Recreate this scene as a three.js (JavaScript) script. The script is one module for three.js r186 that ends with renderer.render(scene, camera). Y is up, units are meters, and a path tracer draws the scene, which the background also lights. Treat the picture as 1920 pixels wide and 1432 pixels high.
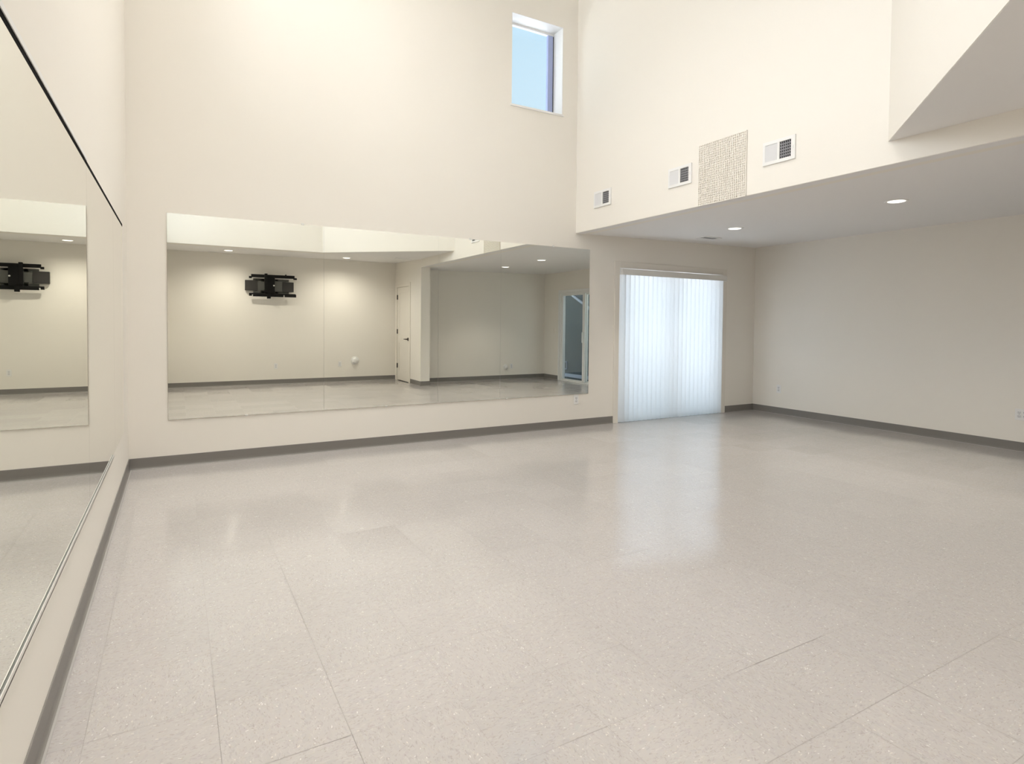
import * as THREE from 'three';
import { RectAreaLightUniformsLib } from 'three/addons/lights/RectAreaLightUniformsLib.js';
import { mergeGeometries } from 'three/addons/utils/BufferGeometryUtils.js';
import { RoundedBoxGeometry } from 'three/addons/geometries/RoundedBoxGeometry.js';

// ---------------------------------------------------------------- renderer, camera, sky, sun
RectAreaLightUniformsLib.init();
const renderer = new THREE.WebGLRenderer({ antialias: true });
renderer.toneMapping = THREE.LinearToneMapping;
renderer.toneMappingExposure = 1.0;
renderer.shadowMap.enabled = true;
const scene = new THREE.Scene();

const FOCAL = 1103.57, CY = 637.53;                      // pixels of a 1920 x 1432 frame
const camera = new THREE.PerspectiveCamera(2 * Math.atan(716 / FOCAL) * 180 / Math.PI, 1920 / 1432, 0.05, 200);
{
  const yaw = 0.5181, pitch = -0.028, roll = 0.0089;
  const V = (x, y, z) => new THREE.Vector3(x, y, z);
  const r = V(Math.cos(yaw), 0, Math.sin(yaw)), f = V(Math.sin(yaw), 0, -Math.cos(yaw)), u = V(0, 1, 0);
  const f2 = f.clone().multiplyScalar(Math.cos(pitch)).addScaledVector(u, Math.sin(pitch));
  const u2 = u.clone().multiplyScalar(Math.cos(pitch)).addScaledVector(f, -Math.sin(pitch));
  const r3 = r.clone().multiplyScalar(Math.cos(roll)).addScaledVector(u2, Math.sin(roll));
  const u3 = u2.clone().multiplyScalar(Math.cos(roll)).addScaledVector(r, -Math.sin(roll));
  camera.quaternion.setFromRotationMatrix(new THREE.Matrix4().makeBasis(r3, u3, f2.clone().negate()));
  camera.position.set(0.3539, 1.25, 5.8092);
  camera.setViewOffset(1920, 1432, 0, 716 - CY, 1920, 1432);
  camera.updateProjectionMatrix();
}

{ // clear sky, paler towards the horizon
  const w = 64, h = 128, d = new Float32Array(w * h * 4);
  for (let j = 0; j < h; j++) {
    const el = ((j + 0.5) / h - 0.5) * Math.PI;           // first row is the nadir
    const t = Math.pow(Math.max(0, Math.sin(el)), 0.55);
    for (let i = 0; i < w; i++) {
      const k = (j * w + i) * 4;
      d[k] = 0.86 - 0.46 * t; d[k + 1] = 0.98 - 0.26 * t; d[k + 2] = 1.02 - 0.06 * t; d[k + 3] = 1;
    }
  }
  const sky = new THREE.DataTexture(d, w, h, THREE.RGBAFormat, THREE.FloatType);
  sky.mapping = THREE.EquirectangularReflectionMapping; sky.magFilter = THREE.LinearFilter; sky.needsUpdate = true;
  scene.background = sky;
  scene.backgroundIntensity = 1.0;
}
const sun = new THREE.DirectionalLight(new THREE.Color().setRGB(0.92, 0.98, 1.09), 24);
sun.position.set(15, 12.4, 5); sun.target.position.set(0, 0, 0);
sun.castShadow = true; sun.shadow.mapSize.set(2048, 2048);
Object.assign(sun.shadow.camera, { left: -16, right: 16, top: 16, bottom: -16, near: 1, far: 60 });
scene.add(sun, sun.target);

const HALL_FILL = 27.5, WASH_LAMP = 620, LOW_LAMP = 5.8, REAR_LAMP = 6.9;                     // strength of the ceiling lamps
const lampTint = new THREE.Color().setRGB(1, 0.98, 0.945), warmTint = new THREE.Color().setRGB(1, 0.945, 0.85);

// ---------------------------------------------------------------- helpers
let seed = 7;
const rnd = () => { seed = (seed * 1664525 + 1013904223) >>> 0; return seed / 4294967296; };
const rr = (a, b) => a + (b - a) * rnd();
const used = {};
function numbered(n) { const k = used[n] = (used[n] ?? -1) + 1; return k ? n + '_' + String(k).padStart(3, '0') : n; }
function shadows(o) { o.castShadow = true; o.receiveShadow = true; return o; }
function tag(o, label, category, group, kind) {
  o.userData.label = label; o.userData.category = category;
  if (group) o.userData.group = group;
  if (kind) o.userData.kind = kind;
  return o;
}
function thing(name, label, category, pos = [0, 0, 0], group, kind) {
  const g = new THREE.Group(); g.name = numbered(name); g.position.set(...pos);
  tag(g, label, category, group, kind); scene.add(g); return g;
}
function part(parent, name, geo, mat, label) {
  const m = shadows(new THREE.Mesh(geo, mat)); m.name = name;
  if (label) m.userData.label = label;
  parent.add(m); return m;
}
function struct(name, label, category, geo, mat) {
  const m = shadows(new THREE.Mesh(geo, mat)); m.name = name; tag(m, label, category, null, 'structure'); scene.add(m); return m;
}
const box = (x0, x1, y0, y1, z0, z1) => new THREE.BoxGeometry(x1 - x0, y1 - y0, z1 - z0).translate((x0 + x1) / 2, (y0 + y1) / 2, (z0 + z1) / 2);
function rbox(x0, x1, y0, y1, z0, z1, r = 0.003) {
  return new RoundedBoxGeometry(x1 - x0, y1 - y0, z1 - z0, 2, r).translate((x0 + x1) / 2, (y0 + y1) / 2, (z0 + z1) / 2);
}
const merge = (list) => mergeGeometries(list.map((g) => (g.index ? g.toNonIndexed() : g)));
function shapeOf(pts, holes = []) {
  const s = new THREE.Shape(pts.map((p) => new THREE.Vector2(...p)));
  for (const h of holes) s.holes.push(new THREE.Path(h.map((p) => new THREE.Vector2(...p))));
  return s;
}
const rect = (a0, a1, b0, b1) => [[a0, b0], [a1, b0], [a1, b1], [a0, b1]];
// outline in x,y, thickness along z from z0 to z1
const slabXY = (pts, holes, z0, z1) => new THREE.ExtrudeGeometry(shapeOf(pts, holes), { depth: z1 - z0, bevelEnabled: false }).translate(0, 0, z0);
// outline in z,y, thickness along x from x0 to x1
function slabZY(pts, holes, x0, x1) {
  const g = new THREE.ExtrudeGeometry(shapeOf(pts, holes), { depth: x1 - x0, bevelEnabled: false });
  const m = new THREE.Matrix4().makeBasis(new THREE.Vector3(0, 0, 1), new THREE.Vector3(0, 1, 0), new THREE.Vector3(-1, 0, 0));
  return g.applyMatrix4(m).translate(x1, 0, 0);
}
// outline in x,z; undersides follow bottom(x, z), tops are level
function ceilingSlab(pts, bottom, top) {
  const tri = THREE.ShapeUtils.triangulateShape(pts.map((p) => new THREE.Vector2(...p)), []);
  const pos = [], put = (p, y) => pos.push(p[0], y, p[1]);
  for (const [a, b, c] of tri) {
    const A = pts[a], B = pts[b], C = pts[c];
    const cross = (B[0] - A[0]) * (C[1] - A[1]) - (B[1] - A[1]) * (C[0] - A[0]);
    const [p, q] = cross > 0 ? [B, C] : [C, B];
    put(A, bottom(...A)); put(p, bottom(...p)); put(q, bottom(...q));
    put(A, top); put(q, top); put(p, top);
  }
  const area = pts.reduce((s, p, i) => { const q = pts[(i + 1) % pts.length]; return s + p[0] * q[1] - q[0] * p[1]; }, 0);
  for (let i = 0; i < pts.length; i++) {
    let p = pts[i], q = pts[(i + 1) % pts.length];
    if (area < 0) [p, q] = [q, p];
    put(p, bottom(...p)); put(p, top); put(q, top); put(p, bottom(...p)); put(q, top); put(q, bottom(...q));
  }
  const g = new THREE.BufferGeometry();
  g.setAttribute('position', new THREE.Float32BufferAttribute(pos, 3));
  g.setAttribute('uv', new THREE.Float32BufferAttribute(pos.flatMap((_, i) => (i % 3 ? [] : [pos[i], pos[i + 2]])), 2));
  g.computeVertexNormals();
  return g;
}

// ---------------------------------------------------------------- textures and materials
function canvasTexture(n, paint, srgb = true) {
  const c = document.createElement('canvas'); c.width = c.height = n; paint(c.getContext('2d'), n);
  const t = new THREE.CanvasTexture(c); t.wrapS = t.wrapT = THREE.RepeatWrapping;
  if (srgb) t.colorSpace = THREE.SRGBColorSpace;
  return t;
}
// vinyl composition tile: a warm grey body crossed by fine drawn-out chips, mostly lying one way
const chipTexture = canvasTexture(1536, (g, n) => {
  g.fillStyle = 'rgb(205,198,192)'; g.fillRect(0, 0, n, n);
  const chip = (count, lenA, lenB, wA, wB, tones, alphaA, alphaB) => {
    for (let i = 0; i < count; i++) {
      const x = rnd() * n, y = rnd() * n, L = rr(lenA, lenB), w = rr(wA, wB), a = rr(-0.5, 0.5) + (rnd() < 0.2 ? 1.2 : 0);
      const t = tones[Math.floor(rnd() * tones.length)];
      g.fillStyle = `rgba(${t},${rr(alphaA, alphaB).toFixed(3)})`;
      for (const ox of [-n, 0, n]) for (const oy of [-n, 0, n]) {
        if (x + ox < -L || x + ox > n + L || y + oy < -L || y + oy > n + L) continue;
        g.save(); g.translate(x + ox, y + oy); g.rotate(a); g.beginPath(); g.ellipse(0, 0, L, w, 0, 0, 7); g.fill(); g.restore();
      }
    }
  };
  chip(1500, 16, 46, 6, 18, ['210,203,196', '196,189,183', '206,198,187', '198,193,190'], 0.10, 0.30);
  chip(5200, 6, 20, 2, 5, ['220,213,206', '178,170,162', '208,198,184', '184,178,174'], 0.15, 0.45);
  chip(2600, 3, 9, 1.2, 2.6, ['226,220,213', '166,158,150', '172,162,148'], 0.25, 0.6);
  chip(260, 4, 11, 1.8, 4, ['244,240,233', '238,230,216'], 0.55, 0.95);
});
const rgb = (r, g, b) => new THREE.Color().setRGB(r, g, b);
const std = (color, roughness, extra = {}) => new THREE.MeshStandardMaterial({ color, roughness, ...extra });
const peel = canvasTexture(512, (g, n) => {
  g.fillStyle = 'rgb(128,128,128)'; g.fillRect(0, 0, n, n);
  for (let i = 0; i < 5200; i++) {
    const v = Math.floor(rr(96, 160)); g.fillStyle = `rgba(${v},${v},${v},0.35)`;
    g.beginPath(); g.ellipse(rnd() * n, rnd() * n, rr(2, 7), rr(2, 7), 0, 0, 7); g.fill();
  }
}, false);
peel.repeat.set(1.6, 1.6);
const M = {
  wall: std(rgb(0.875, 0.835, 0.765), 0.6, { bumpMap: peel, bumpScale: 0.0003 }),
  ceiling: std(rgb(0.87, 0.855, 0.84), 0.75),
  base: std(rgb(0.21, 0.195, 0.18), 0.45),
  tile: [0.985, 1, 1.01].map((k) => new THREE.MeshPhysicalMaterial({ color: rgb(0.735 * k, 0.745 * k, 0.768 * k), roughness: 0.13, ior: 1.62, map: chipTexture })),
  screed: std(rgb(0.27, 0.25, 0.235), 0.9),
  trim: std(rgb(0.83, 0.785, 0.71), 0.42),
  white: std(rgb(0.86, 0.85, 0.83), 0.4),
  vinyl: std(rgb(0.86, 0.86, 0.85), 0.35),
  mirror: std(rgb(0.885, 0.895, 0.845), 0, { metalness: 1 }),
  edge: std(rgb(0.62, 0.64, 0.59), 0.3),
  glass: new THREE.MeshPhysicalMaterial({ color: 0xffffff, roughness: 0, transmission: 1, thickness: 0, ior: 1.5 }),
  vane: new THREE.MeshPhysicalMaterial({ color: rgb(0.93, 0.94, 0.95), roughness: 1, transmission: 0.7, thickness: 0, side: THREE.DoubleSide }),
  valance: std(rgb(0.78, 0.76, 0.72), 0.5),
  shadeBlue: std(rgb(0.40, 0.45, 0.68), 0.5),  // bluish shade at the right of the window, put into the colour
  topBlack: new THREE.MeshPhysicalMaterial({ color: rgb(0.012, 0.011, 0.011), roughness: 0.95, specularIntensity: 0.1 }),
  toeGlint: std(rgb(0.40, 0.38, 0.355), 0.6),  // pale tone for the glint along the cove toe
  gap: std(rgb(0.2, 0.2, 0.19), 0.8),
  dark: std(rgb(0.03, 0.03, 0.035), 0.7),
  black: new THREE.MeshPhysicalMaterial({ color: rgb(0.008, 0.0075, 0.007), roughness: 0.6, specularIntensity: 0.35 }),
  gunmetal: std(rgb(0.03, 0.027, 0.025), 0.5),
  steel: std(rgb(0.12, 0.12, 0.11), 0.4, { metalness: 0.4 }),
  bronze: std(rgb(0.05, 0.04, 0.033), 0.4),
  alu: std(rgb(0.80, 0.79, 0.76), 0.35, { metalness: 0.5 }),
  grille: std(rgb(0.86, 0.815, 0.74), 0.55),
  blade: std(rgb(0.33, 0.33, 0.345), 0.45),
  ventGrey: std(rgb(0.74, 0.735, 0.735), 0.5),
  lens: new THREE.MeshStandardMaterial({ color: rgb(0.9, 0.9, 0.88), roughness: 0.6, emissive: rgb(1, 0.93, 0.84), emissiveIntensity: 2.4 }),
  patio: std(rgb(0.50, 0.50, 0.50), 0.9),
  stucco: std(rgb(0.8, 0.79, 0.77), 0.9),
  lawn: std(rgb(0.17, 0.19, 0.11), 1),
  siding: std(rgb(0.045, 0.06, 0.072), 0.7),
  deck: std(rgb(0.05, 0.055, 0.06), 0.8),
  band: std(rgb(0.30, 0.33, 0.40), 0.6),
};

// ---------------------------------------------------------------- the room
const XS = 4.5365, XS2 = 4.7265, W = 7.797, ZB = 6.7396, ZA = 5.753, ZP = 5.177, ZR = 5.158, ZD = 3.577, XD = 2.654, TOP = 6.7;
const lowY = (x) => 2.343 + 0.057 * (x - XS) / (W - XS);
const rearY = (x, z) => 2.5 + 0.05 * Math.max(0, z - ZR) / (ZB - ZR);
const WIN = { x0: 3.627, x1: 4.3226, y0: 3.704, y1: 4.729 };
const D1 = { x0: 5.218, x1: 7.103, h: 1.965 };          // opening of the sliding door in the front wall
const D2 = { z0: 3.385, z1: 5.115, h: 1.945 };          // opening of the sliding door in the right wall
const SD = { z0: 5.84, z1: 6.60, h: 2.01 };             // opening of the swing door

struct('wall_front', 'tall cream front wall with the high window, the long mirror and the blinds', 'wall',
  slabXY([[-0.2, -0.05], [D1.x0, -0.05], [D1.x0, D1.h], [D1.x1, D1.h], [D1.x1, -0.05], [W + 0.2, -0.05], [W + 0.2, TOP], [-0.2, TOP]], [rect(WIN.x0, WIN.x1, WIN.y0, WIN.y1)], -0.24, 0), M.wall);
const SIDE = [[1.0, 2.2, 3.5], [2.55, 3.6, 2.9], [3.75, 5.0, 2.5]], SH = 4.8;   // tall windows above the left mirror, unseen, sills lowered for more light
struct('wall_left', 'cream left wall carrying the wide mirror nearest the camera', 'wall',
  slabZY(rect(0, ZB + 0.2, -0.05, TOP), SIDE.map(([a, b, sill]) => rect(a, b, sill, SH)), -0.2, 0), M.wall);
struct('wall_right', 'cream right wall under the low ceiling with two outlets', 'wall',
  slabZY([[0, -0.05], [D2.z0, -0.05], [D2.z0, D2.h], [D2.z1, D2.h], [D2.z1, -0.05], [ZA + 0.2, -0.05], [ZA + 0.2, 2.65], [0, 2.65]], [], W, W + 0.13), M.wall);
struct('wall_rear', 'cream rear wall with the television bracket, seen in the mirrors', 'wall', box(0, XS2, -0.05, 2.7, ZB, ZB + 0.2), M.wall);
struct('wall_alcove_rear', 'cream end wall of the low side bay, seen in the front mirror', 'wall', box(XS2, W, -0.05, 2.65, ZA, ZA + 0.2), M.wall);
struct('wall_door', 'short cream wall holding the swing door, with a free end', 'wall', merge([
  slabZY([[ZP, -0.05], [SD.z0, -0.05], [SD.z0, SD.h], [SD.z1, SD.h], [SD.z1, -0.05], [ZB, -0.05], [ZB, 2.7], [ZP, 2.7]], [], XS, XS + 0.1),
  box(XS + 0.1, XS2, -0.05, 2.7, ZP, ZB)]), M.wall);
struct('wall_upper_right', 'high cream wall above the low ceiling with three registers and a grille', 'wall',
  slabZY([[0, 2.345], [ZP, 2.345], [ZP, 2.7], [ZD, 2.7], [ZD, TOP], [0, TOP]], [], XS, XS2), M.wall);
struct('wall_upper_rear', 'high cream wall over the rear ceiling, reflected at the mirror top', 'wall', box(0, XD, 2.502, TOP, ZR, ZR + 0.2), M.wall);
{
  const p = [[XD, ZR], [XS, ZD], [XS2, ZD], [XS2, ZD + 0.16], [XD + 0.09, ZR + 0.2], [XD, ZR + 0.2]];
  struct('wall_diagonal', 'high cream wall running diagonally across the upper right corner', 'wall', ceilingSlab(p, () => 2.502, TOP), M.wall);
}
struct('ceiling', 'high ceiling of the tall part of the room', 'ceiling', box(-0.2, XS2, TOP, TOP + 0.2, -0.24, ZR + 0.3), M.ceiling);
struct('ceiling_alcove', 'low off-white ceiling of the side bay with recessed lamps', 'ceiling',
  ceilingSlab([[XS + 0.008, 0], [XS2, 0], [W + 0.2, 0], [W + 0.2, ZA + 0.2], [XS2, ZA + 0.2], [XS2, ZP], [XS + 0.008, ZP]], (x) => lowY(x), 2.75), M.ceiling);
struct('ceiling_rear', 'off-white ceiling over the rear end, cut diagonally', 'ceiling',
  ceilingSlab([[0, ZR + 0.004], [XD, ZR + 0.004], [XS, ZD + 0.004], [XS, ZR + 0.004], [XS2, ZR + 0.004], [XS2, ZB + 0.2], [0, ZB + 0.2]], rearY, 2.8), M.ceiling);

// floor: one slab with every tile laid on it
{
  const TX = 0.351, TZ = 0.345, X0 = 0.458, Z0 = 3.363;
  const floor = thing('floor', 'light grey vinyl tile floor across the whole room', 'floor', [0, 0, 0], null, 'structure');
  part(floor, 'slab', box(-0.2, W + 0.2, -0.12, -0.004, -0.24, ZB + 0.2), M.screed);
  const inside = (x0, x1, z0, z1) => {
    // clip to the main hall or to the side bay
    const out = [];
    const main = [Math.max(x0, 0), Math.min(x1, XS), Math.max(z0, 0), Math.min(z1, ZB)];
    const bay = [Math.max(x0, XS), Math.min(x1, W), Math.max(z0, 0), Math.min(z1, ZA)];
    const ok = (r) => r[1] - r[0] > 0.004 && r[3] - r[2] > 0.004;
    if (ok(main) && ok(bay) && main[2] === bay[2] && main[3] === bay[3]) out.push([main[0], bay[1], main[2], main[3]]);
    else { if (ok(main)) out.push(main); if (ok(bay)) out.push(bay); }
    return out;
  };
  const spots = [];
  for (let i = -2; i < 24; i++) for (let j = -11; j < 12; j++)
    for (const [a, b, c, d] of inside(X0 + i * TX, X0 + (i + 1) * TX, Z0 + j * TZ, Z0 + (j + 1) * TZ)) {
      spots.push([a, b, c, d, Math.abs(i + j) % 2]);
    }
  // pixels each tile covers decide which are built one by one
  camera.updateMatrixWorld(true);
  const inv = camera.matrixWorld.clone().invert();
  const toPixel = (x, z) => {
    const v = new THREE.Vector3(x, 0, z).applyMatrix4(inv);
    if (v.z > -0.1) return null;
    return [960 + FOCAL * v.x / -v.z, CY - FOCAL * v.y / -v.z];
  };
  const shown = ([a, b, c, d]) => {
    const q = [[a, c], [b, c], [b, d], [a, d]].map((p) => toPixel(...p));
    if (q.some((p) => !p)) return 0;
    const cx = q.reduce((s, p) => s + p[0], 0) / 4, cy = q.reduce((s, p) => s + p[1], 0) / 4;
    if (cx < -150 || cx > 2070 || cy > 1600) return 0;
    return Math.abs(q.reduce((s, p, k) => { const n = q[(k + 1) % 4]; return s + p[0] * n[1] - n[0] * p[1]; }, 0)) / 2;
  };
  spots.sort((p, q) => shown(q) - shown(p));
  const rest = [];
  spots.forEach(([a, b, c, d, turn], k) => {
    const w = b - a - 0.0007, l = d - c - 0.0007, n = 4;
    const tx = rr(-0.0006, 0.0006), tz = rr(-0.0006, 0.0006), nx = rr(-0.012, 0.012), nz = rr(-0.012, 0.012), cup = rr(-0.0005, 0.0005), u0 = rnd(), v0 = rnd();
    const g = new THREE.PlaneGeometry(w, l, n, n).rotateX(-Math.PI / 2);
    const p = g.attributes.position, uv = g.attributes.uv;
    for (let i = 0; i < p.count; i++) {
      const x = p.getX(i), z = p.getZ(i), s = (2 * x / TX) ** 2 + (2 * z / TZ) ** 2;
      p.setY(i, -0.0006 + x * tx + z * tz + cup * (1 - Math.min(1.6, s)));
      const [e, h] = turn ? [z, x] : [x, z];
      uv.setXY(i, u0 + e / 0.8, v0 + h / 0.8);
    }
    g.computeVertexNormals();
    const nm = g.attributes.normal;                        // tiles lie a little out of true
    for (let i = 0; i < nm.count; i++) {
      const v = new THREE.Vector3(nm.getX(i) + nx, nm.getY(i), nm.getZ(i) + nz).normalize(); nm.setXYZ(i, v.x, v.y, v.z);
    }
    g.translate((a + b) / 2, 0, (c + d) / 2);
    if (k < 300) part(floor, 'tile', g, M.tile[Math.floor(rnd() * 3)]);
    else rest.push(g);
  });
  const far = part(floor, 'far_tiles', mergeGeometries(rest), M.tile[1]);
  far.userData.kind = 'stuff';
}

// vinyl cove base along the walls: profile pushed out from the wall and run along it
function baseboard(name, label, runs) {
  const prof = [[0, 0], [0.015, 0], [0.0145, 0.0025], [0.010, 0.006], [0.0065, 0.014], [0.005, 0.03], [0.005, 0.0925], [0.0035, 0.094], [0, 0.094]];
  const list = runs.map(([x0, z0, x1, z1, nx, nz]) => {
    const L = Math.hypot(x1 - x0, z1 - z0);
    const g = new THREE.ExtrudeGeometry(shapeOf(prof), { depth: L, bevelEnabled: false });
    const dir = new THREE.Vector3((x1 - x0) / L, 0, (z1 - z0) / L), nrm = new THREE.Vector3(nx, 0, nz);
    if (new THREE.Vector3().crossVectors(nrm, new THREE.Vector3(0, 1, 0)).dot(dir) < 0) {   // keep the frame right-handed
      g.applyMatrix4(new THREE.Matrix4().makeBasis(nrm, new THREE.Vector3(0, 1, 0), dir.clone().negate())).translate(x1, 0, z1);
    } else g.applyMatrix4(new THREE.Matrix4().makeBasis(nrm, new THREE.Vector3(0, 1, 0), dir)).translate(x0, 0, z0);
    return g;
  });
  const board = struct(name, label, 'baseboard', merge(list), M.base);
  const glintRuns = runs.map(([x0, z0, x1, z1, nx, nz]) => box(
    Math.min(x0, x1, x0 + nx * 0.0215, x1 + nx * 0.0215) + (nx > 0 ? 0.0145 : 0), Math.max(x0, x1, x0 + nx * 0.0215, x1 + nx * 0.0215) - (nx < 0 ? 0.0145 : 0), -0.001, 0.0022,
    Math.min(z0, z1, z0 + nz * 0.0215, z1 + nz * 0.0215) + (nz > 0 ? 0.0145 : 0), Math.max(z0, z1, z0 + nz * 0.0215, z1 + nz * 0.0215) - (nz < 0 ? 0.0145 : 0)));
  part(board, 'toe_glint', merge(glintRuns), M.toeGlint, 'pale line at the floor, glint of the base edge put into its colour');  // pale strip; light caught by the cove toe put into colour
}
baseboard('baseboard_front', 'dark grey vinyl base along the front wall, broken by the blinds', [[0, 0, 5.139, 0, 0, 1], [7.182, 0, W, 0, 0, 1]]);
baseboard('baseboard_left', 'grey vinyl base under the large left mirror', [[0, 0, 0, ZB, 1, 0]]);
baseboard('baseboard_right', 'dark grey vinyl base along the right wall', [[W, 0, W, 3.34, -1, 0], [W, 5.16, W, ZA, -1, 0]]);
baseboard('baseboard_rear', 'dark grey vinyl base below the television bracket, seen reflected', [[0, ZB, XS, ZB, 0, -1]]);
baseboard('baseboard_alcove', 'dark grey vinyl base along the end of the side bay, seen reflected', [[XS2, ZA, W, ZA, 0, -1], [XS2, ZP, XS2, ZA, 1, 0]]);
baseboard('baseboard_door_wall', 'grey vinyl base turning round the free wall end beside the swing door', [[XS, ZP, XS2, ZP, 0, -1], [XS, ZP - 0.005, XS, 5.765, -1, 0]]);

// ---------------------------------------------------------------- window high in the front wall
{
  const { x0, x1, y0, y1 } = WIN, zg = -0.19;
  const win = thing('window_1', 'narrow upright window high in the front wall showing blue sky', 'window', [0, 0, 0], null, 'structure');
  const t = 0.007;
  part(win, 'reveal', merge([box(x0, x0 + t, y0, y1, zg, 0.001), box(x1 - t, x1, y0, y1, zg, 0.001), box(x0, x1, y1 - t, y1, zg, 0.001)]), M.white);
  part(win, 'sill', rbox(x0 - 0.012, x1 + 0.012, y0 - 0.012, y0 + 0.012, zg, 0.012, 0.003), M.white);
  part(win, 'frame_head', box(x0, x1, y1 - 0.03, y1, zg - 0.04, zg), M.vinyl);
  part(win, 'frame_foot', box(x0, x1, y0, y0 + 0.03, zg - 0.04, zg), M.vinyl);
  part(win, 'stile', box(x0, x0 + 0.05, y0, y1, zg - 0.04, zg), M.vinyl);
  part(win, 'stile', box(x1 - 0.085, x1 - 0.018, y0 + 0.03, y1 - 0.03, zg - 0.04, zg), M.shadeBlue, 'right window stile, bluish shade put into its colour');
  part(win, 'gasket', box(x1 - 0.018, x1, y0, y1, zg - 0.04, zg - 0.004), M.dark, 'dark seal strip beside the stile');
  part(win, 'pane', box(x0 + 0.05, x1 - 0.085, y0 + 0.03, y1 - 0.03, zg - 0.024, zg - 0.02), M.glass);
}

SIDE.forEach(([a, b, sill], k) => {
  const which = ['nearest the front wall', 'in the middle of three', 'nearest the rear wall'][k];
  const win = thing('window_' + (k + 2), 'high window above the left mirror, ' + which, 'window', [0, 0, 0], null, 'structure');
  part(win, 'frame', slabZY(rect(a, b, sill, SH), [rect(a + 0.05, b - 0.05, sill + 0.05, SH - 0.05)], -0.16, -0.11), M.vinyl);
  part(win, 'pane', box(-0.137, -0.133, sill + 0.05, SH - 0.05, a + 0.05, b - 0.05), M.glass);
  part(win, 'sill', rbox(-0.11, 0.012, sill - 0.012, sill + 0.008, a - 0.012, b + 0.012, 0.003), M.white);
});

// ---------------------------------------------------------------- sliding glass doors
function slidingDoor(group, along, a0, a1, h, zo, handleSide, secondInside = false) {
  // built in a frame where s runs along the opening, d goes outwards; placed by "along"
  const put = (name, s0, s1, y0, y1, d0, d1, mat, label) => {
    const g = along === 'x' ? rbox(s0, s1, y0, y1, -d1, -d0, 0.004) : rbox(W + d0, W + d1, y0, y1, s0, s1, 0.004);
    return part(group, name, g, mat, label);
  };
  const f = 0.04, st = 0.085, so = 0.045, mid = (a0 + a1) / 2;
  put('jamb', a0, a0 + 0.012, 0, h, 0.001, zo + 0.11, M.vinyl); put('jamb', a1 - 0.012, a1, 0, h, 0.001, zo + 0.11, M.vinyl);
  put('frame_head', a0 + 0.012, a1 - 0.012, h - f, h, zo, zo + 0.11, M.vinyl);
  put('track', a0, a1, -0.01, 0.012, Math.max(0.002, zo - 0.03), zo + 0.11, M.vinyl);
  put('frame_stile', a0 + 0.012, a0 + 0.012 + f, 0.025, h - f, zo, zo + 0.11, M.vinyl);
  put('frame_stile', a1 - 0.012 - f, a1 - 0.012, 0.025, h - f, zo, zo + 0.11, M.vinyl);
  for (const [s0, s1, d] of [[a0 + 0.05, mid + st / 2, zo + (secondInside ? 0.06 : 0.012)], [mid - st / 2, a1 - 0.05, zo + (secondInside ? 0.012 : 0.06)]]) {
    const leafGroup = new THREE.Group(); leafGroup.name = 'leaf'; group.add(leafGroup);
    const q = (name, u0, u1, y0, y1, e0, e1, mat) => {
      const g = along === 'x' ? box(u0, u1, y0, y1, -e1, -e0) : box(W + e0, W + e1, y0, y1, u0, u1);
      return part(leafGroup, name, g, mat);
    };
    const w0 = s0 > mid - 0.2 ? st : so, w1 = s0 > mid - 0.2 ? so : st;
    q('stile', s0, s0 + w0, 0.014, h - f, d, d + 0.036, M.vinyl); q('stile', s1 - w1, s1, 0.014, h - f, d, d + 0.036, M.vinyl);
    q('rail', s0 + w0, s1 - w1, 0.014, 0.045, d, d + 0.036, M.vinyl); q('rail', s0 + w0, s1 - w1, h - f - 0.03, h - f, d, d + 0.036, M.vinyl);
    q('pane', s0 + w0, s1 - w1, 0.045, h - f - 0.03, d + 0.016, d + 0.02, M.glass);
    if (handleSide === 'second' ? s0 > mid - 0.2 : s0 < mid - 0.2) {
      const hs = handleSide === 'second' ? s0 + st / 2 : s1 - st / 2;
      q('handle', hs - 0.014, hs + 0.014, 0.86, 1.08, d - 0.04, d, M.vinyl);
    }
  }
}
{
  const d = thing('door_1', 'sliding glass door in the front wall behind the vertical blinds', 'door', [0, 0, 0], null, 'structure');
  slidingDoor(d, 'x', D1.x0, D1.x1, D1.h, 0.09, 'first');
  const d2 = thing('door_2', 'white framed sliding glass door to a dark porch, seen in the front mirror', 'door', [0, 0, 0], null, 'structure');
  slidingDoor(d2, 'z', D2.z0, D2.z1, D2.h, 0.004, 'second', true);
}
{ // painted casings
  const c1 = thing('trim_1', 'cream casing round the opening of the vertical blinds', 'casing', [0, 0, 0], null, 'structure');
  part(c1, 'side_board', rbox(5.139, 5.218, 0, 2.045, 0, 0.014, 0.003), M.trim);
  part(c1, 'side_board', rbox(7.103, 7.182, 0, 2.045, 0, 0.014, 0.003), M.trim);
  part(c1, 'head_board', rbox(5.218, 7.103, 1.965, 2.045, 0, 0.014, 0.003), M.trim);
  const c2 = thing('trim_2', 'white casing round the sliding door of the right wall, seen reflected', 'casing', [0, 0, 0], null, 'structure');
  part(c2, 'side_board', rbox(W - 0.014, W, 0, 2.0, 5.115, 5.16, 0.003), M.vinyl);
  part(c2, 'side_board', rbox(W - 0.014, W, 0, 2.0, 3.34, 3.385, 0.003), M.vinyl);
  part(c2, 'head_board', rbox(W - 0.014, W, 1.945, 2.0, 3.385, 5.115, 0.003), M.vinyl);
  const c3 = thing('trim_3', 'cream casing round the swing door, seen in the front mirror', 'casing', [0, 0, 0], null, 'structure');
  part(c3, 'side_board', rbox(XS - 0.014, XS, 0, 2.085, 5.765, 5.84, 0.003), M.trim);
  part(c3, 'side_board', rbox(XS - 0.014, XS, 0, 2.085, 6.60, 6.675, 0.003), M.trim);
  part(c3, 'head_board', rbox(XS - 0.014, XS, 2.01, 2.085, 5.84, 6.60, 0.003), M.trim);
}

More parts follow.
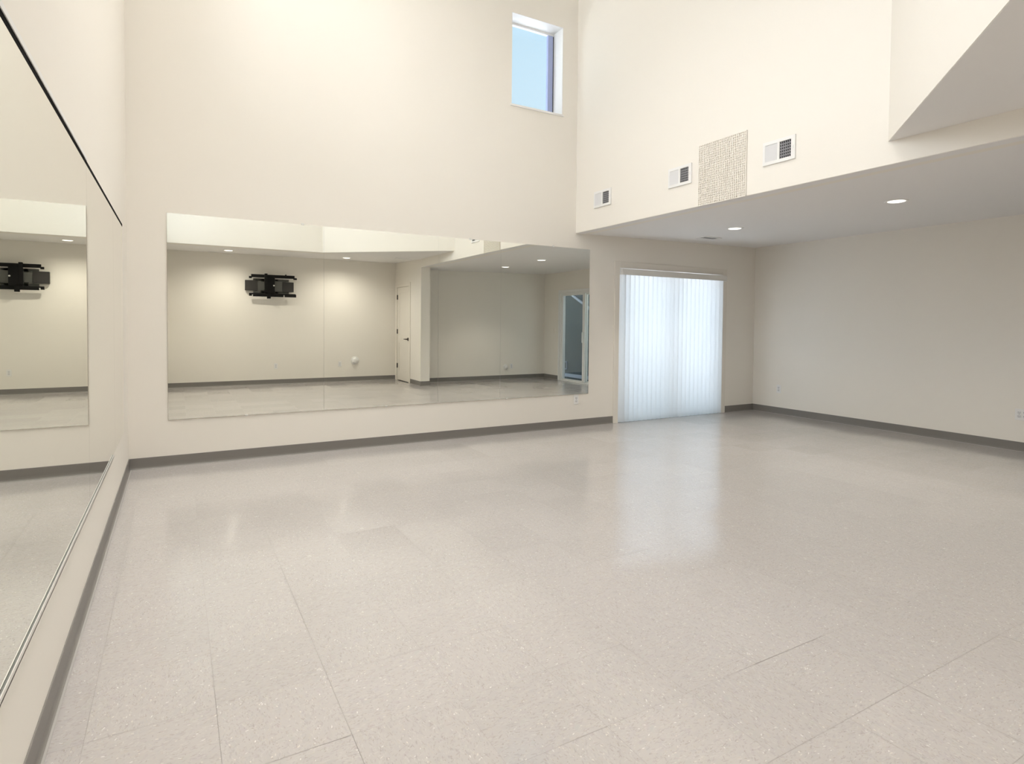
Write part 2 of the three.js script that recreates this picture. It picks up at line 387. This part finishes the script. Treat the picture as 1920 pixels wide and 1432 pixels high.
// swing door leaf with two sunk panels, lever and hinges
{
  const d = thing('door_3', 'cream two-panel swing door with black lever, seen in the front mirror', 'door', [0, 0, 0], null, 'structure');
  const z0 = SD.z0 + 0.004, z1 = SD.z1 - 0.004, y0 = 0.014, y1 = SD.h - 0.004;
  const holes = [rect(z0 + 0.11, z1 - 0.11, 0.22, 0.82), rect(z0 + 0.11, z1 - 0.11, 0.98, y1 - 0.12)];
  const leaf = part(d, 'leaf', slabZY(rect(z0, z1, y0, y1), holes, XS + 0.004, XS + 0.03), M.trim);
  part(leaf, 'sunk_panel', rbox(XS + 0.012, XS + 0.03, 0.215, 0.825, z0 + 0.105, z1 - 0.105, 0.004), M.trim);
  part(leaf, 'sunk_panel', rbox(XS + 0.012, XS + 0.03, 0.975, y1 - 0.115, z0 + 0.105, z1 - 0.105, 0.004), M.trim);
  part(d, 'stop', box(XS + 0.03, XS + 0.045, 0, SD.h, SD.z0, SD.z0 + 0.012), M.trim);
  for (const y of [0.32, 1.06, 1.80]) part(d, 'hinge', merge([
    new THREE.CylinderGeometry(0.008, 0.008, 0.10, 10).translate(XS - 0.006, y, z1 + 0.003), box(XS - 0.003, XS + 0.005, y - 0.05, y + 0.05, z1 - 0.028, z1 + 0.02)]), M.bronze, 'dark bronze hinge');
  const lever = part(d, 'lever', merge([
    new THREE.CylinderGeometry(0.033, 0.036, 0.012, 24).rotateZ(Math.PI / 2).translate(XS - 0.003, 0.905, 5.915),
    new THREE.CylinderGeometry(0.012, 0.012, 0.05, 12).rotateZ(Math.PI / 2).translate(XS - 0.03, 0.905, 5.915),
    new RoundedBoxGeometry(0.016, 0.02, 0.12, 2, 0.006).translate(XS - 0.052, 0.905, 5.965)]), M.bronze, 'black lever handle');
  lever.name = 'lever';
}

// ---------------------------------------------------------------- vertical blinds
{
  const b = thing('vertical_blind', 'closed white vertical blinds glowing with daylight over the sliding door', 'blind');
  const n = 24, xa = 5.214, xb = 7.065, step = (xb - xa) / n, wv = 0.089, hv = 1.868;
  part(b, 'valance', merge([rbox(5.223, 7.128, 1.878, 1.952, 0.055, 0.062, 0.002), rbox(5.223, 5.229, 1.878, 1.952, 0.015, 0.056, 0.002), rbox(7.122, 7.128, 1.878, 1.952, 0.015, 0.056, 0.002)]), M.valance);
  part(b, 'head_rail', rbox(5.24, 7.11, 1.915, 1.948, 0.016, 0.05, 0.003), M.white);
  const vane = new THREE.PlaneGeometry(wv, hv, 6, 1);
  { const p = vane.attributes.position; for (let i = 0; i < p.count; i++) p.setZ(i, 0.007 * (1 - (2 * p.getX(i) / wv) ** 2)); vane.computeVertexNormals(); }
  for (let k = 0; k < n; k++) {
    const v = part(b, 'vane', vane, M.vane);
    v.position.set(xa + (k + 0.5) * step, 0.012 + hv / 2, 0.03);
    v.rotation.y = -0.30 + rr(-0.05, 0.05);
  }
}

// ---------------------------------------------------------------- mirrors
{
  const front = thing('wall_mirror', 'long low mirror in four panels on the front wall', 'mirror');
  const xs = [0.2863, 1.582, 2.759, 3.511, 4.7457], y0 = 0.4025, y1 = 2.1618, g = 0.0006;
  for (let k = 0; k < 4; k++) {
    const p = part(front, 'mirror_panel', box(xs[k] + g, xs[k + 1] - g, y0, y1, 0.0075, 0.0085), M.mirror);
    part(p, 'glass_edge', box(xs[k] + g, xs[k + 1] - g, y0, y1, 0.002, 0.0074), M.edge);
  }
  for (const x of [1.387, 3.127, 4.21]) part(front, 'clip', rbox(x - 0.012, x + 0.012, y1 - 0.008, y1 + 0.012, 0.001, 0.013, 0.002), M.alu);
  for (const x of [0.9, 2.2, 3.6]) part(front, 'clip', rbox(x - 0.012, x + 0.012, y0 - 0.01, y0 + 0.004, 0.001, 0.012, 0.002), M.alu);

  const left = thing('wall_mirror', 'large mirror on the left wall with a black top strip', 'mirror');
  const zs = [0.5765, 1.313, 2.57, 4.6], a0 = 0.418, a1 = 1.945;
  for (let k = 0; k < 3; k++) {
    const p = part(left, 'mirror_panel', box(0.0075, 0.0085, a0, a1, zs[k] + g, zs[k + 1] - g), M.mirror);
    part(p, 'glass_edge', box(0.002, 0.0074, a0, a1, zs[k] + g, zs[k + 1] - g), M.edge);
  }
  part(left, 'top_strip', box(0.001, 0.0095, a1 - 0.003, a1 + 0.013, zs[0], zs[3]), M.topBlack, 'black strip along the mirror top');  // near-black strip drawn along the mirror top
  part(left, 'top_glare', box(0.001, 0.012, a1 + 0.0132, a1 + 0.030, 2.57, zs[3]), M.white, 'thin white strip for the glare above the black one');  // white strip; glare along the mirror top put into its colour
  part(left, 'bottom_channel', merge([box(0.001, 0.014, 0.404, 0.408, 1.45, zs[3]), box(0.0115, 0.014, 0.404, 0.420, 1.45, zs[3])]), M.alu, 'aluminium channel under the mirror');
  part(left, 'gap_shade', box(0.001, 0.0112, 0.409, 0.4178, 1.45, zs[3]), M.gap, 'dark strip with the shade of the gap put into its colour');  // solid strip; its dark colour holds the shade under the mirror
}

// ---------------------------------------------------------------- ceiling lamps
function downlight(x, y, z, label, group, strength, r = 0.085, beam = 0) {
  const t = thing('ceiling_light', label, 'light', [x, y, z], group);
  part(t, 'trim_ring', new THREE.LatheGeometry([[r * 0.82, 0.004], [r * 0.82, -0.004], [r * 0.95, -0.006], [r * 1.1, -0.004], [r * 1.12, 0.002]].map((p) => new THREE.Vector2(...p)), 36), M.white);
  part(t, 'lens', new THREE.LatheGeometry([[0, -0.010], [r * 0.4, -0.0093], [r * 0.7, -0.007], [r * 0.83, -0.003], [r * 0.83, 0.002]].map((p) => new THREE.Vector2(...p)), 32), M.lens, 'glowing round lens');
  if (beam) {                                              // baffled lamp: its light leaves in a cone
    const L = new THREE.SpotLight(beam > 0.97 ? warmTint : lampTint, strength, 0, beam, beam > 1.2 ? 1 : beam > 0.97 ? 0.5 : 0.75, 2);
    L.position.set(0, -0.016, 0); L.target.position.set(0, -1, 0); L.castShadow = true; L.shadow.radius = Math.max(1.5, (r - 0.085) / 0.02); t.add(L, L.target);
  } else {
    const L = new THREE.RectAreaLight(lampTint, strength, r * 1.45, r * 1.45);
    L.position.set(0, -0.014, 0); L.rotation.x = -Math.PI / 2; t.add(L);
  }
}
const bayGroup = 'recessed lamps in the low side ceiling', rearGroup = 'recessed lamps in the rear ceiling', hallGroup = 'recessed lamps in the high ceiling';
downlight(5.93, lowY(5.93) - 0.001, 1.17, 'round recessed lamp in the low ceiling, the one nearest the blinds', bayGroup, LOW_LAMP, 0.085, 0.99);
downlight(5.905, lowY(5.9) - 0.001, 2.93, 'round recessed lamp in the low ceiling at the right, larger in view', bayGroup, LOW_LAMP, 0.085, 0.99);
downlight(6.0, lowY(6.0) - 0.001, 4.4, 'round recessed lamp near the end of the side bay, seen only in the mirror', bayGroup, LOW_LAMP, 0.085, 0.99);
downlight(1.175, rearY(0, 6.0) - 0.001, 6.0, 'recessed lamp above the television bracket at the left, seen in the mirror', rearGroup, REAR_LAMP, 0.085, 1.4);
downlight(3.29, rearY(0, 6.02) - 0.001, 6.02, 'recessed lamp left of the swing door, seen in the mirror', rearGroup, REAR_LAMP, 0.085, 1.4);
const fillRows = { 'towards the front wall': 1.4, 'over the middle of the hall': 2.5, 'towards the rear': 3.6 };  // rows of unseen lamps added to light the hall
for (const [where, z] of Object.entries(fillRows)) for (const [side, x] of [['left', 1.1], ['right', 2.3]])
  downlight(x, TOP - 0.001, z, `unseen high ceiling lamp added to light the hall, ${side} of the pair ${where}`, hallGroup, HALL_FILL, 0.28, 0.8);
downlight(0.85, TOP - 0.001, 0.6, 'recessed lamp in the high ceiling close to the front left corner', hallGroup, WASH_LAMP, 0.1);

// ---------------------------------------------------------------- registers, grille and ceiling vents
function register(z0, z1, y0, y1, label) {
  const t = thing('wall_register', label, 'vent', [XS, (y0 + y1) / 2, (z0 + z1) / 2], 'air registers on the high right wall');
  const w = z1 - z0, h = y1 - y0, k = (g) => g;           // local: z along the wall, x out of the wall is negative
  const zl = [-w / 2 + 0.022, -0.012], zr = [0.008, w / 2 - 0.036];
  const yy = [-h / 2 + 0.026, h / 2 - 0.026];
  part(t, 'flange', k(slabZY(rect(-w / 2, w / 2, -h / 2, h / 2), [rect(zl[0], zl[1], yy[0], yy[1]), rect(zr[0], zr[1], yy[0], yy[1])], -0.011, -0.001)), M.white);
  part(t, 'left_bank', merge(Array.from({ length: 9 }, (_, i) => {
    const z = zl[0] + (i + 0.5) * (zl[1] - zl[0]) / 9;
    return new THREE.BoxGeometry(0.0016, yy[1] - yy[0], 0.0165).rotateY(0.42).translate(-0.006, 0, z);
  })), M.ventGrey, 'closed pale louvres').userData.kind = 'stuff';
  part(t, 'duct_shade', box(-0.0024, -0.0012, yy[0], yy[1], zr[0], zr[1]), M.dark, 'flat dark sheet in place of the shaded opening');  // flat dark sheet stands in for the shade behind the blades
  const lat = [];
  for (let i = 1; i < 6; i++) lat.push(box(-0.0085, -0.006, yy[0], yy[1], zr[0] + i * (zr[1] - zr[0]) / 6 - 0.0026, zr[0] + i * (zr[1] - zr[0]) / 6 + 0.0026));
  for (let i = 1; i < 6; i++) lat.push(box(-0.0055, -0.003, yy[0] + i * (yy[1] - yy[0]) / 6 - 0.0035, yy[0] + i * (yy[1] - yy[0]) / 6 + 0.0035, zr[0], zr[1]));
  part(t, 'open_lattice', merge(lat), M.blade, 'grey blades crossing the dark opening').userData.kind = 'stuff';
  part(t, 'damper_lever', box(-0.017, -0.011, -0.012, 0.012, w / 2 - 0.018, w / 2 - 0.012), M.white);
}
register(0.358, 0.662, 2.580, 2.763, 'white air register on the high wall, the one nearest the window corner');
register(1.536, 1.832, 2.578, 2.762, 'white air register on the high wall just left of the square grille');
register(2.602, 2.892, 2.552, 2.738, 'white air register on the high wall right of the square grille');
{
  const t = thing('return_grille', 'large square beige egg-crate grille above the low ceiling edge', 'grille', [XS, 2.618, 2.18]);
  const w = 0.523, h = 0.552, bars = [];
  part(t, 'backing', box(-0.004, -0.001, -h / 2, h / 2, -w / 2, w / 2), M.grille);
  for (let i = 0; i <= 26; i++) bars.push(box(-0.0115, -0.004, -h / 2, h / 2, -w / 2 + i * (w - 0.006) / 26, -w / 2 + i * (w - 0.006) / 26 + 0.006));
  for (let i = 0; i <= 27; i++) bars.push(box(-0.0105, -0.004, -h / 2 + i * (h - 0.006) / 27, -h / 2 + i * (h - 0.006) / 27 + 0.006, -w / 2, w / 2));
  part(t, 'lattice', merge(bars), M.grille).userData.kind = 'stuff';
}
function ceilingVent(x, y, z, w, l, label) {
  const t = thing('ceiling_register', label, 'vent', [x, y, z], 'ceiling air registers');
  const flange = new THREE.ExtrudeGeometry(shapeOf(rect(-w / 2, w / 2, -l / 2, l / 2), [rect(-w / 2 + 0.03, w / 2 - 0.03, -l / 2 + 0.03, l / 2 - 0.03)]), { depth: 0.008, bevelEnabled: false }).rotateX(Math.PI / 2);
  part(t, 'flange', flange, M.white);
  part(t, 'duct_shade', box(-w / 2 + 0.03, w / 2 - 0.03, -0.002, 0.0, -l / 2 + 0.03, l / 2 - 0.03), M.dark);  // dark sheet in place of the shade above the slats
  const n = Math.max(3, Math.round((l - 0.06) / 0.016)), bl = [];
  for (let i = 0; i < n; i++) bl.push(new THREE.BoxGeometry(w - 0.06, 0.0014, 0.0115).rotateX(0.5).translate(0, -0.006, -l / 2 + 0.03 + (i + 0.5) * (l - 0.06) / n));
  part(t, 'blades', merge(bl), M.ventGrey).userData.kind = 'stuff';
}
ceilingVent(6.28, lowY(6.28) - 0.001, 0.48, 0.30, 0.15, 'small grey register in the low ceiling above the blinds');
ceilingVent(4.24, rearY(4.24, 5.3) - 0.002, 5.27, 0.36, 0.14, 'slim register in the rear ceiling near the swing door, seen in the mirror');

// ---------------------------------------------------------------- outlets, switch and round fittings
function outlet(pos, facing, label, gangs = 1) {
  const t = thing('wall_outlet', label, 'outlet', pos, 'white outlet plates low on the walls');
  t.rotation.y = facing;                                  // local z looks out of the wall
  const w = 0.07 + (gangs - 1) * 0.046;
  part(t, 'plate', rbox(-w / 2, w / 2, -0.0575, 0.0575, 0, 0.006, 0.0025), M.white);
  for (let g = 0; g < gangs; g++) {
    const x = (g - (gangs - 1) / 2) * 0.046;
    for (const y of [-0.0195, 0.0195]) {
      const r = part(t, 'socket', rbox(x - 0.0165, x + 0.0165, y - 0.014, y + 0.014, 0.004, 0.0085, 0.0035), M.ventGrey);
      part(r, 'slot', merge([box(x - 0.008, x - 0.006, y - 0.002, y + 0.007, 0.0082, 0.0088), box(x + 0.006, x + 0.008, y - 0.002, y + 0.006, 0.0082, 0.0088), box(x - 0.002, x + 0.002, y - 0.010, y - 0.006, 0.0082, 0.0088)]), M.dark);
    }
    part(t, 'screw', new THREE.CylinderGeometry(0.0028, 0.0028, 0.002, 10).rotateX(Math.PI / 2).translate(x, 0, 0.0065), M.steel);
  }
}
outlet([4.568, 0.335, 0], 0, 'outlet plate under the right end of the long front mirror');
outlet([W, 0.356, 0.434], -Math.PI / 2, 'outlet plate on the right wall near the far corner');
outlet([W, 0.373, 3.21], -Math.PI / 2, 'double outlet plate on the right wall at the picture edge', 2);
outlet([2.072, 0.362, ZB], Math.PI, 'outlet plate on the rear wall below the television bracket, seen in the mirror');
outlet([3.335, 0.372, ZB], Math.PI, 'outlet plate on the rear wall beside the round dome, seen in the mirror');
outlet([6.923, 0.293, ZA], Math.PI, 'outlet plate on the end wall of the side bay, seen in the mirror');
{
  const t = thing('light_switch', 'light switch plate beside the sliding door, seen in the front mirror', 'switch', [W, 1.10, 5.325]);
  t.rotation.y = -Math.PI / 2;
  part(t, 'plate', rbox(-0.035, 0.035, -0.0575, 0.0575, 0, 0.006, 0.0025), M.trim);
  part(t, 'rocker', rbox(-0.0165, 0.0165, -0.033, 0.033, 0.004, 0.0095, 0.003), M.trim);
}
function roundFitting(pos, r, label) {
  const t = thing('wall_dome', label, 'wall fitting', pos, 'round white wall fittings');
  t.rotation.y = Math.PI;
  const lathe = (pts) => new THREE.LatheGeometry(pts.map((p) => new THREE.Vector2(...p)), 32).rotateX(Math.PI / 2);
  part(t, 'flange', lathe([[0, 0], [r, 0], [r, 0.006], [r * 0.86, 0.014], [0, 0.014]]), M.white);
  part(t, 'dome', lathe([[r * 0.72, 0.012], [r * 0.7, 0.035], [r * 0.55, 0.05], [0, 0.054]]), M.white);
}
roundFitting([3.649, 0.435, ZB], 0.088, 'round white dome on the rear wall, seen in the mirror');
roundFitting([6.771, 0.273, ZA], 0.06, 'small round dome on the end wall of the side bay, seen in the mirror');

// ---------------------------------------------------------------- television bracket on the rear wall
{
  const t = thing('tv_bracket', 'black folding television wall bracket, seen in both mirrors', 'bracket', [0, 0, ZB]);
  const b = (x0, x1, y0, y1, d0, d1, r = 0.003) => rbox(x0, x1, y0, y1, -d1, -d0, r);
  part(t, 'wall_plate', merge([b(1.66, 2.32, 1.80, 1.845, 0.001, 0.012), b(1.66, 2.32, 2.045, 2.09, 0.001, 0.012), b(1.80, 1.86, 1.80, 2.09, 0.001, 0.012), b(2.06, 2.12, 1.80, 2.09, 0.001, 0.012)]), M.steel, 'grey wall plate behind the arms');
  part(t, 'top_rail', merge([b(1.615, 2.41, 2.105, 2.165, 0.10, 0.13), b(1.575, 1.625, 2.085, 2.125, 0.10, 0.125), b(2.39, 2.455, 2.085, 2.12, 0.10, 0.125)]), M.black);
  const lower = part(t, 'bottom_rail', merge([b(1.575, 1.625, 1.745, 1.80, 0.10, 0.13), b(1.645, 2.20, 1.735, 1.795, 0.10, 0.13), b(2.225, 2.44, 1.735, 1.79, 0.10, 0.13), b(1.60, 2.43, 1.775, 1.80, 0.10, 0.125)]), M.black);
  part(t, 'folded_arm', b(1.51, 1.735, 1.85, 2.05, 0.02, 0.085, 0.006), M.gunmetal, 'dark cover at the arm end');
  part(t, 'folded_arm', b(1.72, 1.875, 1.86, 2.03, 0.02, 0.07, 0.006), M.steel);
  part(t, 'folded_arm', b(2.03, 2.25, 1.84, 2.05, 0.02, 0.07, 0.006), M.steel);
  part(t, 'folded_arm', b(2.19, 2.40, 1.84, 2.035, 0.03, 0.085, 0.006), M.gunmetal, 'dark cover at the arm end');
  const hub = part(t, 'tilt_hub', merge([b(1.87, 2.04, 1.79, 2.12, 0.03, 0.14, 0.008), b(1.855, 1.905, 1.82, 2.185, 0.08, 0.15, 0.004), b(1.90, 1.965, 1.70, 1.82, 0.07, 0.14, 0.004)]), M.black);
  part(hub, 'pivot_bolt', new THREE.CylinderGeometry(0.014, 0.014, 0.02, 12).rotateX(Math.PI / 2).translate(2.02, 1.955, -0.148), M.alu, 'small shiny bolt');
  part(t, 'latch_tab', b(2.235, 2.26, 2.16, 2.182, 0.10, 0.12, 0.002), M.black);
  for (const x of [1.635, 2.213]) part(lower, 'screw', new THREE.CylinderGeometry(0.009, 0.009, 0.012, 10).rotateX(Math.PI / 2).translate(x, 1.758, -0.12), M.alu, 'bright screw');
}

// ---------------------------------------------------------------- outdoors
tag(part(scene, 'patio', box(-6.5, 16, -0.12, -0.02, -16, -0.24), M.patio), 'pale concrete patio outside the blinds', 'patio', null, 'structure');
tag(part(scene, 'lawn', box(-40, 40, -0.4, -0.3, -50, 40), M.lawn), 'lawn round the house', 'lawn', null, 'structure');
tag(part(scene, 'bounce_wall', box(-7.2, -7, -0.3, 7.5, -7, 14), M.stucco), 'unseen white wall added to bounce sunlight into the high left windows', 'wall', null, 'structure');  // unseen wall added to reflect sun through the left windows
{
  const t = thing('porch_wall', 'dark blue-grey outer wall beyond the sliding door, seen in the front mirror', 'wall', [9.4, 0, 6.3], null, 'structure');
  part(t, 'wall_face', box(0, 0.2, -0.3, 4.8, -3.4, 2.6), M.siding);  // upper part, out of view, is raised to keep sun off the door
  part(t, 'base_band', box(-0.02, 0, -0.15, -0.06, -3.4, 2.6), M.band, 'pale band along the foot of the wall');
  const v = part(t, 'vent_frame', slabZY(rect(0.79, 1.02, 0.045, 0.255), [rect(0.81, 1.0, 0.065, 0.235)], -0.025, 0), M.band, 'small pale vent frame');
  part(v, 'vent_cover', box(-0.012, 0, 0.065, 0.235, 0.81, 1.0), M.siding);
  const rail = new THREE.BoxGeometry(0.05, 0.045, 2.4).rotateX(-Math.atan2(0.39, 0.81)).translate(-0.06, 1.90, 0.30);
  part(t, 'stair_stringer', rail, M.band, 'slanting pale stair stringer');
  tag(part(scene, 'porch_deck', box(W + 0.13, 9.4, -0.34, -0.25, 2.5, 9.0), M.deck), 'dark porch floor outside the sliding door', 'deck', null, 'structure');
}

renderer.render(scene, camera);
